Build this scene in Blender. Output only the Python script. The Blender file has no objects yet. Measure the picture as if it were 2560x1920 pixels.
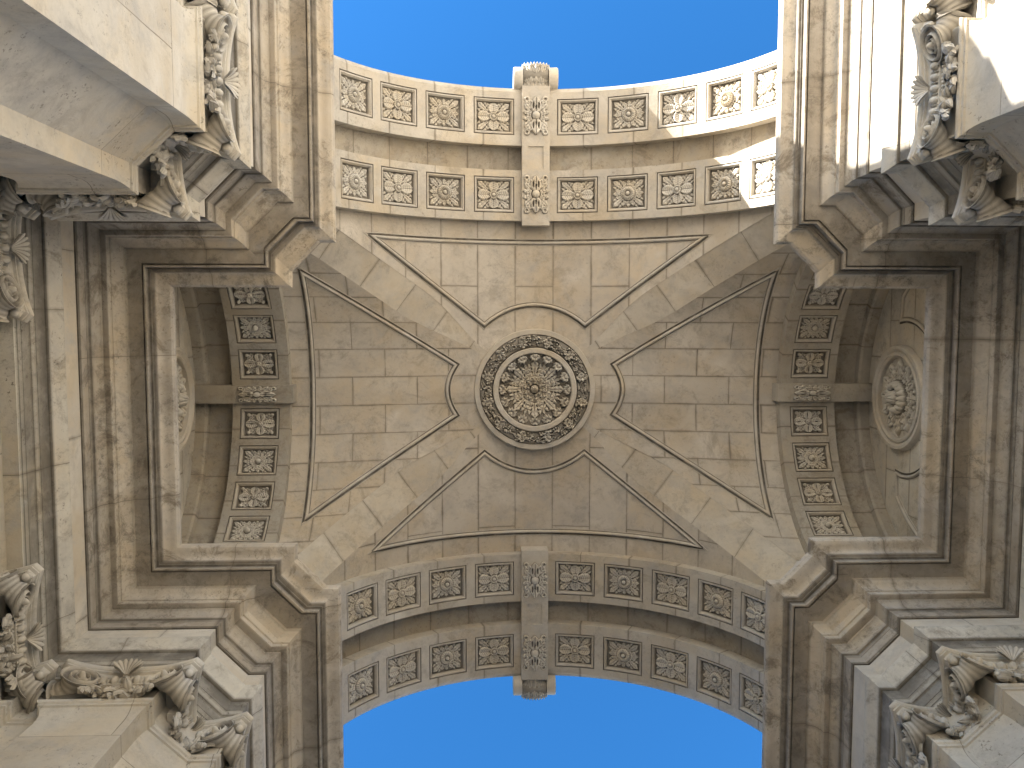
import bpy, math, random
import numpy as np
from mathutils import Matrix, Vector
PI = math.pi
scn = bpy.context.scene
C = scn.collection
# ------------------------------------------------------------------ camera, sky, sun
cam = bpy.data.cameras.new("camera"); co = bpy.data.objects.new("camera", cam); C.objects.link(co)
scn.camera = co
RM = np.array([[0.999176538, -0.000450993, -0.040571452],
               [-0.002540994, 0.997279856, -0.073664319],
               [0.040494314, 0.073706751, 0.996457488]])
m4 = Matrix.Identity(4)
for i in range(3):
    m4[i][0] = RM[0][i]; m4[i][1] = -RM[1][i]; m4[i][2] = -RM[2][i]
m4[0][3] = -0.9274; m4[1][3] = -1.1125; m4[2][3] = 0.0
co.matrix_world = m4
cam.sensor_width = 36; cam.lens = 36 * 2171.8 / 2560; cam.clip_start = 0.1; cam.clip_end = 4000

SUN = Vector((-1, -0.70, 0.50)).normalized()
elev = math.asin(SUN.z)
w = bpy.data.worlds.new("World"); scn.world = w; w.use_nodes = True
nt = w.node_tree; bg = nt.nodes["Background"]
sky = nt.nodes.new("ShaderNodeTexSky"); sky.sky_type = 'NISHITA'; sky.sun_disc = False
sky.sun_elevation = elev; sky.sun_rotation = math.atan2(SUN.x, SUN.y)
sky.altitude = 600; sky.air_density = 1.0; sky.dust_density = 0.1; sky.ozone_density = 4
hs = nt.nodes.new("ShaderNodeHueSaturation"); hs.inputs["Saturation"].default_value = 1.22; hs.inputs["Value"].default_value = 0.95
nt.links.new(sky.outputs[0], hs.inputs["Color"]); nt.links.new(hs.outputs[0], bg.inputs[0]); bg.inputs[1].default_value = 0.07
sl = bpy.data.lights.new("sun", 'SUN'); so = bpy.data.objects.new("sun", sl); C.objects.link(so)
sl.energy = 5.0; sl.angle = math.radians(0.5); sl.color = (1.0, 0.93, 0.83)
so.rotation_euler = (-SUN).to_track_quat('-Z', 'Y').to_euler()
vs = scn.view_settings
vs.view_transform = 'Standard'; vs.look = 'None'; vs.gamma = 1; vs.exposure = 2.72
scn.cycles.max_bounces = 8; scn.cycles.diffuse_bounces = 3

# ------------------------------------------------------------------ materials
def stone(name, base=(0.50, 0.43, 0.335), dark=(0.33, 0.265, 0.19), bw=0, rh=1, off=0.5, mort=0.006, stain=0.5,
          pits=0.5, halo=0.035, grime_shade=False, seed=0.0, bump=0.35):
    base = (base[0] * 1.15, base[1] * 1.23, base[2] * 1.38); dark = (dark[0] * .72, dark[1] * .76, dark[2] * .82)
    m = bpy.data.materials.new(name); m.use_nodes = True
    t = m.node_tree; N = t.nodes; Lk = t.links.new
    b = N["Principled BSDF"]; b.inputs["Roughness"].default_value = 0.78
    b.inputs["Specular IOR Level"].default_value = 0.25
    tc = N.new("ShaderNodeTexCoord")
    geo = N.new("ShaderNodeNewGeometry")
    mp = N.new("ShaderNodeMapping"); mp.inputs[1].default_value = (seed, seed * 1.7, seed * .3)
    Lk(geo.outputs["Position"], mp.inputs[0]); P = mp.outputs[0]
    def noise(sc, det=4, rough=0.6, vec=None, dist=0):
        n = N.new("ShaderNodeTexNoise"); n.inputs["Scale"].default_value = sc; n.inputs["Detail"].default_value = det
        n.inputs["Roughness"].default_value = rough; n.inputs["Distortion"].default_value = dist
        Lk(vec or P, n.inputs["Vector"]); return n.outputs["Fac"]
    def ramp(fac, a, b_, lo=0.0, hi=1.0):
        n = N.new("ShaderNodeMapRange"); n.inputs[1].default_value = a; n.inputs[2].default_value = b_
        n.inputs[3].default_value = lo; n.inputs[4].default_value = hi; Lk(fac, n.inputs[0]); return n.outputs[0]
    def mixc(fac, a, b_, typ='MIX'):
        n = N.new("ShaderNodeMix"); n.data_type = 'RGBA'; n.blend_type = typ
        if isinstance(fac, (int, float)): n.inputs[0].default_value = fac
        else: Lk(fac, n.inputs[0])
        for s, v in ((6, a), (7, b_)):
            if isinstance(v, tuple): n.inputs[s].default_value = (*v, 1)
            else: Lk(v, n.inputs[s])
        return n.outputs[2]
    def math_(op, a, b_):
        n = N.new("ShaderNodeMath"); n.operation = op
        for s, v in ((0, a), (1, b_)):
            if isinstance(v, (int, float)): n.inputs[s].default_value = v
            else: Lk(v, n.inputs[s])
        return n.outputs[0]
    warm = tuple(x * y for x, y in zip(base, (0.97, 0.90, 0.79)))
    grey = tuple(x * y for x, y in zip(base, (0.82, 0.83, 0.86)))
    pale = tuple(min(1, x * y) for x, y in zip(base, (1.14, 1.15, 1.17)))
    col = mixc(ramp(noise(0.9, 5), 0.4, 0.62), base, warm)
    col = mixc(ramp(noise(2.3, 7, .7, dist=.4), 0.48, 0.68), col, grey)
    col = mixc(ramp(noise(1.4, 4, .5, dist=.6), 0.55, 0.75), col, pale)
    height = noise(22, 5, .7)
    uvn = None
    if bw:
        uvn = tc.outputs["UV"]
        jit = N.new("ShaderNodeTexNoise"); jit.inputs["Scale"].default_value = 3; Lk(P, jit.inputs["Vector"])
        vm = N.new("ShaderNodeVectorMath"); vm.operation = 'MULTIPLY_ADD'
        vm.inputs[1].default_value = (0.014, 0.014, 0); Lk(jit.outputs["Color"], vm.inputs[0]); Lk(uvn, vm.inputs[2])
        def brick(ms, sm):
            k = N.new("ShaderNodeTexBrick"); k.offset = off; k.inputs["Scale"].default_value = 1
            k.inputs["Mortar Size"].default_value = ms; k.inputs["Mortar Smooth"].default_value = sm
            k.inputs["Brick Width"].default_value = bw; k.inputs["Row Height"].default_value = rh
            k.inputs["Color1"].default_value = (0.95, 0.945, 0.94, 1); k.inputs["Color2"].default_value = (1.06, 1.06, 1.055, 1)
            k.inputs["Mortar"].default_value = (.95, .95, .95, 1)
            Lk(vm.outputs[0], k.inputs["Vector"]); return k
        k1 = brick(mort, 0.3); k2 = brick(halo, 1.0)
        col = mixc(1.0, col, k1.outputs["Color"], 'MULTIPLY')
        hal = math_('MULTIPLY', k2.outputs["Fac"], ramp(noise(1.7, 5, .7), 0.36, 0.66))
        col = mixc(math_('MULTIPLY', hal, 0.8), col, dark)
        line = math_('MULTIPLY', k1.outputs["Fac"], ramp(noise(2.6, 3), 0.3, 0.6, 0.35, 1))
        col = mixc(math_('MULTIPLY', line, 0.75), col, tuple(x * .5 for x in dark))
        height = math_('SUBTRACT', height, math_('MULTIPLY', k1.outputs["Fac"], 1.2))
    # brown runs and blotches of dirt
    st = ramp(noise(2.9, 10, .78, dist=.5), 0.52, 0.63)
    col = mixc(math_('MULTIPLY', st, stain), col, dark)
    big = ramp(noise(0.7, 8, .7, dist=.3), 0.47, 0.68)
    col = mixc(math_('MULTIPLY', big, stain * .6), col, tuple(x * 1.15 for x in dark))
    # sooty film: greyish, patchy, with feathered edges
    soot = math_('MULTIPLY', ramp(noise(9, 8, .82, dist=.35), 0.49, 0.62), ramp(noise(1.1, 5, .6), 0.42, 0.62))
    col = mixc(math_('MULTIPLY', soot, min(1, stain * .9)), col, tuple(x * y for x, y in zip(dark, (.8, .86, .95))))
    # pores and fine veins
    pt = ramp(noise(19, 4, .8), 0.585, 0.64)
    ptm = ramp(noise(1.9, 4), 0.44, 0.64)
    pit = math_('MULTIPLY', pt, ptm)
    col = mixc(math_('MULTIPLY', pit, pits), col, tuple(x * .55 for x in dark))
    vn = N.new("ShaderNodeTexNoise"); vn.noise_type = 'RIDGED_MULTIFRACTAL' if hasattr(vn, 'noise_type') else vn.noise_type
    vn.inputs["Scale"].default_value = 1.3; vn.inputs["Detail"].default_value = 6; vn.inputs["Distortion"].default_value = 1.2
    Lk(P, vn.inputs["Vector"])
    vein = math_('MULTIPLY', ramp(vn.outputs["Fac"], 0.95, 1.25), ramp(noise(.8, 3), .5, .65))
    col = mixc(math_('MULTIPLY', vein, 0.35 * stain), col, dark)
    height = math_('SUBTRACT', height, math_('MULTIPLY', pit, 1.0))
    if grime_shade:  # grime plus crevice shade painted into the colour, for darker creases and recesses
        at = N.new("ShaderNodeAttribute"); at.attribute_name = "grime_shade"
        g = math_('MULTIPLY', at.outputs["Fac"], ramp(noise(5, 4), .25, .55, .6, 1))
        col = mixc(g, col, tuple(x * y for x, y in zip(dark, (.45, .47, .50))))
    Lk(col, b.inputs["Base Color"])
    bp = N.new("ShaderNodeBump"); bp.inputs["Strength"].default_value = bump; bp.inputs["Distance"].default_value = 0.012
    Lk(height, bp.inputs["Height"]); Lk(bp.outputs[0], b.inputs["Normal"])
    return m

R = 3.276; ZC = 10.52; RL = 2.322; ZLC = 10.83; TB = 0.17
L1, L2, L3, LW = 3.74, 4.59, 4.98, 5.17
D3, D2, D1, D0 = 2.665, 3.445, 3.824, 4.67
R2 = R + TB; RL2 = RL + TB
JP = 0.1765
M_web = stone("limestone_vault", bw=2.6, rh=JP * R2, off=0.5, stain=.34, pits=.3)
M_webl = stone("limestone_side_vault", bw=0.98, rh=JP * RL2, off=0.5, stain=.42, pits=.3, seed=3.1, base=(.48, .415, .325))
M_groin = stone("limestone_groin", bw=40, rh=0.62, off=0.5, stain=.32, pits=.3, seed=5.1, mort=.004, base=(.49, .425, .33))
M_band = stone("limestone_band", bw=40, rh=0.24 * R, off=0, stain=.35, pits=.35, seed=7.7, base=(.49, .43, .34))
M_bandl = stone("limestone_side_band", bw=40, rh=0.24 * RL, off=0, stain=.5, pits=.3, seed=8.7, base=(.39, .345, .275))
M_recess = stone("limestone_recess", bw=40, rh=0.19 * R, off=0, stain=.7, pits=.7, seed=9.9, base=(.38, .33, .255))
M_carve = stone("limestone_carved", grime_shade=True, stain=.15, pits=.15, seed=2.2, base=(.53, .47, .375), bump=.2)
M_frame = stone("limestone_frame", grime_shade=True, stain=.25, pits=.2, seed=4.4, base=(.50, .44, .35))
M_corn = stone("limestone_cornice", grime_shade=True, bw=1.6, rh=60, off=0, stain=.9, pits=.6, seed=11.3, mort=.004, halo=.05, base=(.49, .42, .325))
M_frieze = stone("limestone_frieze", bw=1.9, rh=60, off=0, stain=.2, pits=.15, seed=12.9, mort=.004, base=(.56, .49, .385))
M_arch = stone("limestone_architrave", grime_shade=True, bw=1.5, rh=60, off=0, stain=.6, pits=.9, seed=14.3, mort=.004, base=(.53, .47, .37))
M_shaft = stone("limestone_pier", grime_shade=True, bw=2.1, rh=2.3, off=0.5, stain=.25, pits=.85, seed=16.3, mort=.003, halo=.01, base=(.505, .445, .35))
M_cap = stone("limestone_capital", stain=.35, pits=.2, seed=18.1, base=(.52, .465, .375), bump=.3, grime_shade=True)
M_wall = stone("limestone_wall", bw=1.3, rh=.6, off=0.5, stain=.4, pits=.5, seed=20.1, base=(.46, .40, .315))
M_lun = stone("limestone_lunette", bw=1.1, rh=.7, off=0.5, stain=.5, pits=.4, seed=21.1, base=(.50, .44, .345), mort=.005)

WE, XD, WB, WA, YB, YC, YE, YF = 2.523, 2.694, 3.023, 4.352, 1.4805, 1.659, 1.988, 5.75
# ------------------------------------------------------------------ helpers
def mesh(name, V, F, mat, uv=None, grime_shade=None, smooth=False):
    me = bpy.data.meshes.new(name)
    me.from_pydata([tuple(map(float, v)) for v in V], [], [tuple(map(int, f)) for f in F])
    if uv is not None:
        l = me.uv_layers.new(name="UVMap")
        vi = np.empty(len(me.loops), dtype=np.int32); me.loops.foreach_get("vertex_index", vi)
        l.data.foreach_set("uv", np.asarray(uv, dtype=np.float32)[vi].ravel())
    if grime_shade is not None:
        a = me.attributes.new("grime_shade", 'FLOAT', 'POINT'); a.data.foreach_set("value", np.asarray(grime_shade, dtype=np.float32))
    me.materials.append(mat)
    if smooth: me.polygons.foreach_set("use_smooth", [True] * len(me.polygons))
    me.update(); return me
def obj(name, me, parent=None, loc=(0, 0, 0), rot=(0, 0, 0), label=None):
    o = bpy.data.objects.new(name, me); C.objects.link(o)
    o.location = loc; o.rotation_euler = rot
    if parent: o.parent = parent
    if label: o['label'] = label
    return o
def sm(a, b, x): t = np.clip((x - a) / (b - a), 0, 1); return t * t * (3 - 2 * t)
class MB:
    def __init__(s): s.V = []; s.F = []; s.U = []; s.G = []
    def add(s, V, F, U=None, G=None):
        n = len(s.V); s.V += [tuple(v) for v in V]; s.F += [tuple(i + n for i in f) for f in F]
        s.U += [tuple(u) for u in (U if U is not None else [(0.3, 0.3)] * len(V))]
        s.G += list(G if G is not None else [0.0] * len(V))
    def grid(s, A, flip=False, U=None, G=None, wrap=False):
        A = np.asarray(A); n, m = A.shape[:2]; F = []
        mm = m if wrap else m - 1
        for i in range(n - 1):
            for j in range(mm):
                k = (j + 1) % m
                q = (i * m + j, i * m + k, (i + 1) * m + k, (i + 1) * m + j)
                F.append(q[::-1] if flip else q)
        s.add(A.reshape(-1, 3), F, None if U is None else np.asarray(U).reshape(-1, 2), None if G is None else np.asarray(G).ravel())
    def box(s, a, b):
        x0, y0, z0 = a; x1, y1, z1 = b
        V = [(x0, y0, z0), (x1, y0, z0), (x1, y1, z0), (x0, y1, z0), (x0, y0, z1), (x1, y0, z1), (x1, y1, z1), (x0, y1, z1)]
        s.add(V, [(0, 3, 2, 1), (4, 5, 6, 7), (0, 1, 5, 4), (1, 2, 6, 5), (2, 3, 7, 6), (3, 0, 4, 7)], [(v[0] + v[1], v[2]) for v in V])
    def done(s, name, mat, smooth=False):
        return mesh(name, s.V, s.F, mat, s.U, s.G, smooth)
def autosmooth(me, deg=35):
    me.polygons.foreach_set("use_smooth", [True] * len(me.polygons))
    try: me.set_sharp_from_angle(angle=math.radians(deg))
    except Exception: pass
    return me
def offset_path(P, o):
    """mitred offset of an open plan polyline, positive = to the right-hand normal (away from the passage)"""
    P = np.asarray(P, float); out = []
    n = len(P); T = P[1:] - P[:-1]; T /= np.linalg.norm(T, axis=1)[:, None]; Nn = np.stack([T[:, 1], -T[:, 0]], 1)
    for i in range(n):
        if i == 0: out.append(P[0] + Nn[0] * o)
        elif i == n - 1: out.append(P[-1] + Nn[-1] * o)
        else:
            a, b = Nn[i - 1], Nn[i]; h = a + b; h = h / (h @ h) * 2
            out.append(P[i] + h * o)
    return np.array(out)
def quad_offset(path, o):
    out = []
    for x, y in path:
        f = abs(abs(y) - YF) < 1e-6
        out.append((x + math.copysign(o, x), y + math.copysign(o, y) * (-1 if f else 1)))
    return np.array(out)
def sweep(path, prof, mat, name, off=offset_path, grooves=()):
    """each straight run gets its own vertices so that mitres stay crisp; profile [(offset, z)]; grooves get grime and painted shade"""
    offs = [off(path, o) for o, z in prof]
    mb = MB(); L = 0; path = np.asarray(path, float)
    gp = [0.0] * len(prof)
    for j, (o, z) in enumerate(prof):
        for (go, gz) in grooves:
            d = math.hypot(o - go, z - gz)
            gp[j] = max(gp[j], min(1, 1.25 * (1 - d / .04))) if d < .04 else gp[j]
        if name == 'cornice' and (.22 < o < .415 and z < 9.78 or .53 < o < .6 and z > 9.49): gp[j] = max(gp[j], .38)  # soffit and cove darkened: dirt plus painted shade
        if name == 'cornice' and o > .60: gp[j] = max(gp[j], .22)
    for i in range(len(path) - 1):
        seg = np.linalg.norm(np.asarray(path[i + 1]) - np.asarray(path[i]))
        A = []; U = []; G = []; T = (path[i + 1] - path[i]) / seg
        for j, (o, z) in enumerate(prof):
            a = offs[j][i]; b = offs[j][i + 1]
            A.append([(a[0], a[1], z), (b[0], b[1], z)]); U.append([(L + (a - path[i]) @ T, z), (L + (b - path[i]) @ T, z)]); G.append([gp[j], gp[j]])
        L += seg + .37
        mb.grid(A, U=U, G=G)
    return autosmooth(mb.done(name, mat), 28)
def tube(mb, pts, nrm, prof, closed=True, g=None):
    """sweep a small profile [(side, out)] along a 3-D polyline; nrm = outward normals at points"""
    pts = np.asarray(pts, float); n = len(pts); A = []
    for i in range(n):
        if closed: t0 = pts[i] - pts[i - 1]; t1 = pts[(i + 1) % n] - pts[i]
        else: t0 = pts[i] - pts[max(i - 1, 0)]; t1 = pts[min(i + 1, n - 1)] - pts[i]
        if np.linalg.norm(t0) < 1e-9: t0 = t1
        if np.linalg.norm(t1) < 1e-9: t1 = t0
        t0 = t0 / np.linalg.norm(t0); t1 = t1 / np.linalg.norm(t1); N0 = np.asarray(nrm[i], float)
        s0 = np.cross(N0, t0); s1 = np.cross(N0, t1); h = s0 + s1; h = h / max(h @ h, .35) * 2
        A.append([pts[i] + h * a + N0 * b for a, b in prof])
    if closed: A.append(A[0])
    mb.grid(np.array(A), G=None if g is None else [g] * len(A), flip=g is not None)

# ------------------------------------------------------------------ carving stamps (relief height maps)
def leaf(H, X, Y, cx, cy, ang, L, W, h, lobes=4, vein=.18, rise=.5, tip=.62, ser=.34):
    c, s = math.cos(ang), math.sin(ang)
    du = (X - cx) * c + (Y - cy) * s; dv = -(X - cx) * s + (Y - cy) * c
    u = np.clip(du / L, 0, 1); inside = (du > 0) & (du < L)
    wv = W * np.sin(PI * u ** .75) ** tip
    if lobes: wv = wv * (1 - ser + ser * np.abs(np.sin(PI * lobes * (u + .12 * np.abs(dv) / W))))
    t = np.abs(dv) / np.maximum(wv, 1e-6)
    hh = h * (1 - rise + rise * u) * np.sqrt(np.clip(1 - t * t, 0, 1)) ** .55
    hh -= .32 * h * np.exp(-(dv / (.07 * W + 1e-6)) ** 2)
    if vein and lobes: hh -= vein * h * (0.5 + .5 * np.cos(2 * PI * (lobes * (u + .3 * np.abs(dv) / L * 2)))) * (t > .12)
    hh = np.where(inside & (t < 1), hh, -9)
    return np.maximum(H, hh)
def drill(H, X, Y, cx, cy, ang, a, b, d):
    c, s = math.cos(ang), math.sin(ang)
    du = ((X - cx) * c + (Y - cy) * s) / a; dv = (-(X - cx) * s + (Y - cy) * c) / b
    return H - d * np.exp(-(du * du + dv * dv) ** 2)
def acanthus(H, X, Y, cx, cy, ang, L, W, h, n=3):
    for k in range(n, 0, -1):
        for sg in (-1, 1):
            a = ang + sg * (.30 + .26 * k); b = .50 - .14 * k
            H = leaf(H, X, Y, cx + math.cos(ang) * L * b, cy + math.sin(ang) * L * b, a, L * (.56 - .03 * k), W * .36, h * (.72 + .06 * k), 3, ser=.4)
    H = leaf(H, X, Y, cx, cy, ang, L, W * .5, h, 4, ser=.3)
    for k in range(1, n + 1):
        for sg in (-1, 1):
            r = L * (.26 + .17 * k); a = ang + sg * (.30 - .02 * k)
            H = drill(H, X, Y, cx + math.cos(a) * r, cy + math.sin(a) * r, ang + sg * .5, L * .065, L * .028, h * 1.1)
    return H
def ball(H, X, Y, cx, cy, r, h, base=0):
    d2 = ((X - cx) ** 2 + (Y - cy) ** 2) / (r * r)
    return np.maximum(H, np.where(d2 < 1, base + h * np.sqrt(np.clip(1 - d2, 0, 1)), -9))
def petal_round(H, X, Y, ang, L, W, h):
    c, s = math.cos(ang), math.sin(ang)
    du = X * c + Y * s; dv = -X * s + Y * c; u = np.clip(du / L, 0, 1)
    wv = W * np.where(u < .62, .35 + .65 * sm(0, .62, u), np.sqrt(np.clip(1 - ((u - .62) / .38) ** 2, 0, 1)))
    wv = wv * (1 + .05 * np.cos(30 * u))
    t = np.abs(dv) / np.maximum(wv, 1e-6)
    hh = h * (.55 + .45 * t ** 2) * np.sqrt(np.clip(1 - t ** 6, 0, 1)) - .06 * h * np.cos(46 * (u + .5 * np.abs(dv) / L)) - .14 * h * np.exp(-(dv / (.05 * W)) ** 2)
    return np.maximum(H, np.where((du > 0) & (du < L) & (t < 1), hh, -9))
def flower(kind, X, Y, w, h):
    """w,h half sizes of the sunk field"""
    H = np.zeros_like(X); cor = math.atan2(h, w); rc = math.hypot(w, h)
    m = min(w, h)
    if kind == 0:    # four smooth petals over corner acanthus
        for sx in (-1, 1):
            for sy in (-1, 1):
                a = math.atan2(sy * h, sx * w); H = acanthus(H, X, Y, math.cos(a) * .2 * m, math.sin(a) * .2 * m, a, rc * .83, m * .74, .040, 3)
        for k in range(4): 
            L = (w if k % 2 == 0 else h) * .97
            H = petal_round(H, X, Y, k * PI / 2, L, m * .40, .062)
        r = np.hypot(X, Y); th = np.arctan2(Y, X)
        H = np.where(r < m * .30, np.maximum(H, .055 + .012 * (np.cos(14 * th) > -.3) * (r > m * .18)), H)
        H = np.where((r < m * .165), .045, H); H = ball(H, X, Y, 0, 0, m * .15, .030, .048)
    elif kind == 1:  # sunflower over radiating acanthus
        for k in range(8):
            a = k * PI / 4
            if k % 2: a = math.atan2(math.sin(a) * h, math.cos(a) * w); L = rc * .80
            else: L = (w if k % 4 == 0 else h) * .80
            H = acanthus(H, X, Y, math.cos(a) * .17 * m, math.sin(a) * .17 * m, a, L, m * (.62 if k % 2 else .5), .042 if k % 2 else .034, 3)
        r = np.hypot(X, Y) / m; th = np.arctan2(Y, X)
        ring = .075 * np.sqrt(np.clip(1 - ((r - .33) / .19) ** 2, 0, 1)) * (.72 + .28 * np.abs(np.cos(10 * th)))
        H = np.where(r < .51, np.maximum(ring, .03), H); H = ball(H, X, Y, 0, 0, m * .17, .05, .035)
    elif kind == 2:  # star of leaves round a ball
        for k in range(8):
            a = k * PI / 4
            if k % 2: a = math.atan2(math.sin(a) * h, math.cos(a) * w); L = rc * .86
            else: L = (w if k % 4 == 0 else h) * .92
            H = acanthus(H, X, Y, math.cos(a) * .12 * m, math.sin(a) * .12 * m, a, L, m * (.66 if k % 2 else .52), .046 if k % 2 else .038, 3)
        H = ball(H, X, Y, 0, 0, m * .25, .06, .03)
    else:            # four curled lobes
        for sx in (-1, 1):
            for sy in (-1, 1):
                a = math.atan2(sy * h, sx * w); H = acanthus(H, X, Y, math.cos(a) * .3 * m, math.sin(a) * .3 * m, a, rc * .62, m * .6, .036, 2)
                H = ball(H, X, Y, sx * w * .78, sy * h * .76, m * .15, .03, .03)
        for k in range(4):
            L = (w if k % 2 == 0 else h) * .96
            H = petal_round(H, X, Y, k * PI / 2, L, m * .42, .058)
            c, s = math.cos(k * PI / 2), math.sin(k * PI / 2)
            H = drill(H, X, Y, c * L * .62, s * L * .62, k * PI / 2, m * .16, m * .05, .03)
        H = ball(H, X, Y, 0, 0, m * .24, .045, .045)
        for k in range(5): H = drill(H, X, Y, math.cos(k * 1.257) * m * .13, math.sin(k * 1.257) * m * .13, 0, m * .04, m * .04, .02)
    return np.maximum(H, 0)
def grime_shade_of(H, scale=.05):
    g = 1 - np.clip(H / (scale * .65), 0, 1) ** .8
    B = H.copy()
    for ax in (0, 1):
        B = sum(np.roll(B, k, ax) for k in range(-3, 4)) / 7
    crev = np.clip((B - H) / .007 - .15, 0, 1)      # grime and painted shade in the carved creases
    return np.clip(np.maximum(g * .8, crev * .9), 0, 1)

def blob_leaf(mb, c, d, nrm, L, W, th=.012, curl=.3, g=.0):
    """a thin pointed leaf from point c along d, facing nrm"""
    d = np.array(d, float); d /= np.linalg.norm(d); nrm = np.array(nrm, float); nrm -= d * (nrm @ d); nrm /= np.linalg.norm(nrm)
    s = np.cross(nrm, d); A = []; B = []; nU = 9; GG = []
    for i in range(nU):
        u = i / (nU - 1); wv = W * math.sin(PI * min(u ** .8, .985)) ** .8 + .001; row = []; g_ = []
        for j in range(7):
            t = -1 + j / 3
            p = np.array(c) + d * (L * u) + s * (wv * t) + nrm * (L * curl * u * u * .0 + curl * L * math.sin(PI * u) * .5 + th * (1 - t * t) - (.008 if j == 3 else 0) - (.3 * W * t * t))
            row.append(p); g_.append(.55 if j == 3 else (.3 if j in (0, 6) else g))
        A.append(row); GG.append(g_)
    A = np.array(A); mb.grid(A, G=GG); mb.grid(A - nrm * .01, flip=True)
# ------------------------------------------------------------------ root
arch = obj("triumphal_arch", None)
arch['label'] = "pale limestone triumphal arch seen from beneath, with coffered arches, vault and piers"
arch['category'] = "archway"

# ------------------------------------------------------------------ vault
k_ = RL2 / R2; gx, gy = R2 / math.hypot(R2, RL2), RL2 / math.hypot(R2, RL2)
def wbd(s): return .05 + .21 * sm(.9, 2.1, s)
def za(x): return ZC + math.sqrt(max(R2 * R2 - x * x, 0))
def zb(x, y):
    x = abs(x); y = abs(y); xg = y / k_
    b0 = ZC + math.sqrt(max(R2 * R2 - xg * xg, 0)); b1 = ZLC + math.sqrt(max(RL2 ** 2 - y * y, 0))
    t = min(max((x - xg) / max(L1 - xg, .05), 0), 1); return b0 * (1 - t) + b1 * t
def zv(x, y): return za(x) if abs(y) > abs(x) * k_ else zb(x, y)
def web_main(sy):
    ths = np.linspace(-PI / 2, PI / 2, 121); ss = np.linspace(0, 1, 26); A = []; U = []
    for th in ths:
        x = R2 * math.sin(th); y0 = min(abs(x) * k_ + float(wbd(abs(x) / gx)) / gx - .015, D3 - .02); row = []; ur = []
        for s in ss:
            y = y0 + (D3 + .03 - y0) * s; row.append((x, sy * y, ZC + R2 * math.cos(th))); ur.append((y + .35 * sy, R2 * (th + JP * 10.5)))
        A.append(row); U.append(ur)
    for e in (0, -1):
        low = [(p[0], p[1], 9.7) for p in A[e]]; lu = [(u[0], u[1] + (.8 if e else -.8)) for u in U[e]]
        if e == 0: A = [low] + A; U = [lu] + U
        else: A.append(low); U.append(lu)
    mb = MB(); mb.grid(A, U=U); return mb.done("web", M_web, True)
def web_side(sx):
    phs = np.linspace(-PI / 2, PI / 2, 101); ss = np.linspace(0, 1, 26); A = []; U = []
    for ph in phs:
        y = RL2 * math.sin(ph); x0 = min(abs(y) / k_ + float(wbd(abs(y) / gy)) / gy - .015, L1 - .02); row = []; ur = []
        for s in ss:
            x = x0 + (L1 + .03 - x0) * s; row.append((sx * x, y, zb(x, y))); ur.append((x + .4 * sx, RL2 * (ph + JP * 10.5)))
        A.append(row); U.append(ur)
    for e in (0, -1):
        low = [(p[0], p[1], 9.7) for p in A[e]]; lu = [(u[0], u[1] + (.8 if e else -.8)) for u in U[e]]
        if e == 0: A = [low] + A; U = [lu] + U
        else: A.append(low); U.append(lu)
    mb = MB(); mb.grid(A, U=U); return mb.done("web", M_webl, True)
vault = obj("vault", None, arch)
webs = []
for sy in (-1, 1): webs.append(obj("web", web_main(sy), vault))
for sx in (-1, 1): webs.append(obj("web", web_side(sx), vault))
for sx in (-1, 1):
    for sy in (-1, 1):
        A = []; U = []; nx, ny = -gy, gx
        Lg = math.hypot(R2, RL2)
        for s in np.linspace(0.4, Lg - .02, 50):
            px, py = gx * s, gy * s; WBD = float(wbd(s))
            e1 = (px + nx * WBD, py + ny * WBD); e2 = (px - nx * WBD, py - ny * WBD)
            z1 = za(e1[0]); z2 = zb(min(e2[0], L1), min(e2[1], RL2))
            row = []; ur = []
            for t in np.linspace(0, 1, 5):
                row.append((sx * (e1[0] * (1 - t) + e2[0] * t), sy * (e1[1] * (1 - t) + e2[1] * t), z1 * (1 - t) + z2 * t)); ur.append((t * WBD * 2, s))
            A.append(row); U.append(ur)
        A.append([(p[0], p[1], 9.7) for p in A[-1]]); U.append([(u[0], u[1] + 2) for u in U[-1]])
        mb = MB(); mb.grid(A, U=U); obj("groin_rib", mb.done("groin_rib", M_groin, False), vault)
# raised panel mouldings
def surf_n(x, y, f=zv):
    e = .02; dx = (f(x + e, y) - f(x - e, y)) / (2 * e); dy = (f(x, y + e) - f(x, y - e)) / (2 * e)
    n = np.array((dx, dy, -1.0)); return n / np.linalg.norm(n)
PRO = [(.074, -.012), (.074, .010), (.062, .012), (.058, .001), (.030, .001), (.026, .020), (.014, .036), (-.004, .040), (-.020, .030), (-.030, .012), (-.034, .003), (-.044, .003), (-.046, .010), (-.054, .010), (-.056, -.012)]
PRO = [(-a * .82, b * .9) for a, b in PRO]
PROG = [.1, 0, .3, 1, 1, .4, 0, 0, 0, .2, .8, .8, .2, 0, 0]  # grime and painted shade along the profile, strongest in the grooves
def densify(P, n=12):
    out = []
    for i in range(len(P)):
        a, b = np.array(P[i]), np.array(P[(i + 1) % len(P)])
        k = max(1, int(np.linalg.norm(b - a) / .09)); out += [tuple(a + (b - a) * j / k) for j in range(k)]
    return out
def panel(poly, name, wobj, f):
    P = densify(poly); 
    pts = [(x, y, f(x, y)) for x, y in P]; nn = [surf_n(x, y, f) for x, y in P]
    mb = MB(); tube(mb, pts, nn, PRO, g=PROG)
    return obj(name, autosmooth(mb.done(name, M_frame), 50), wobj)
fa = lambda x, y: za(x)
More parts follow.
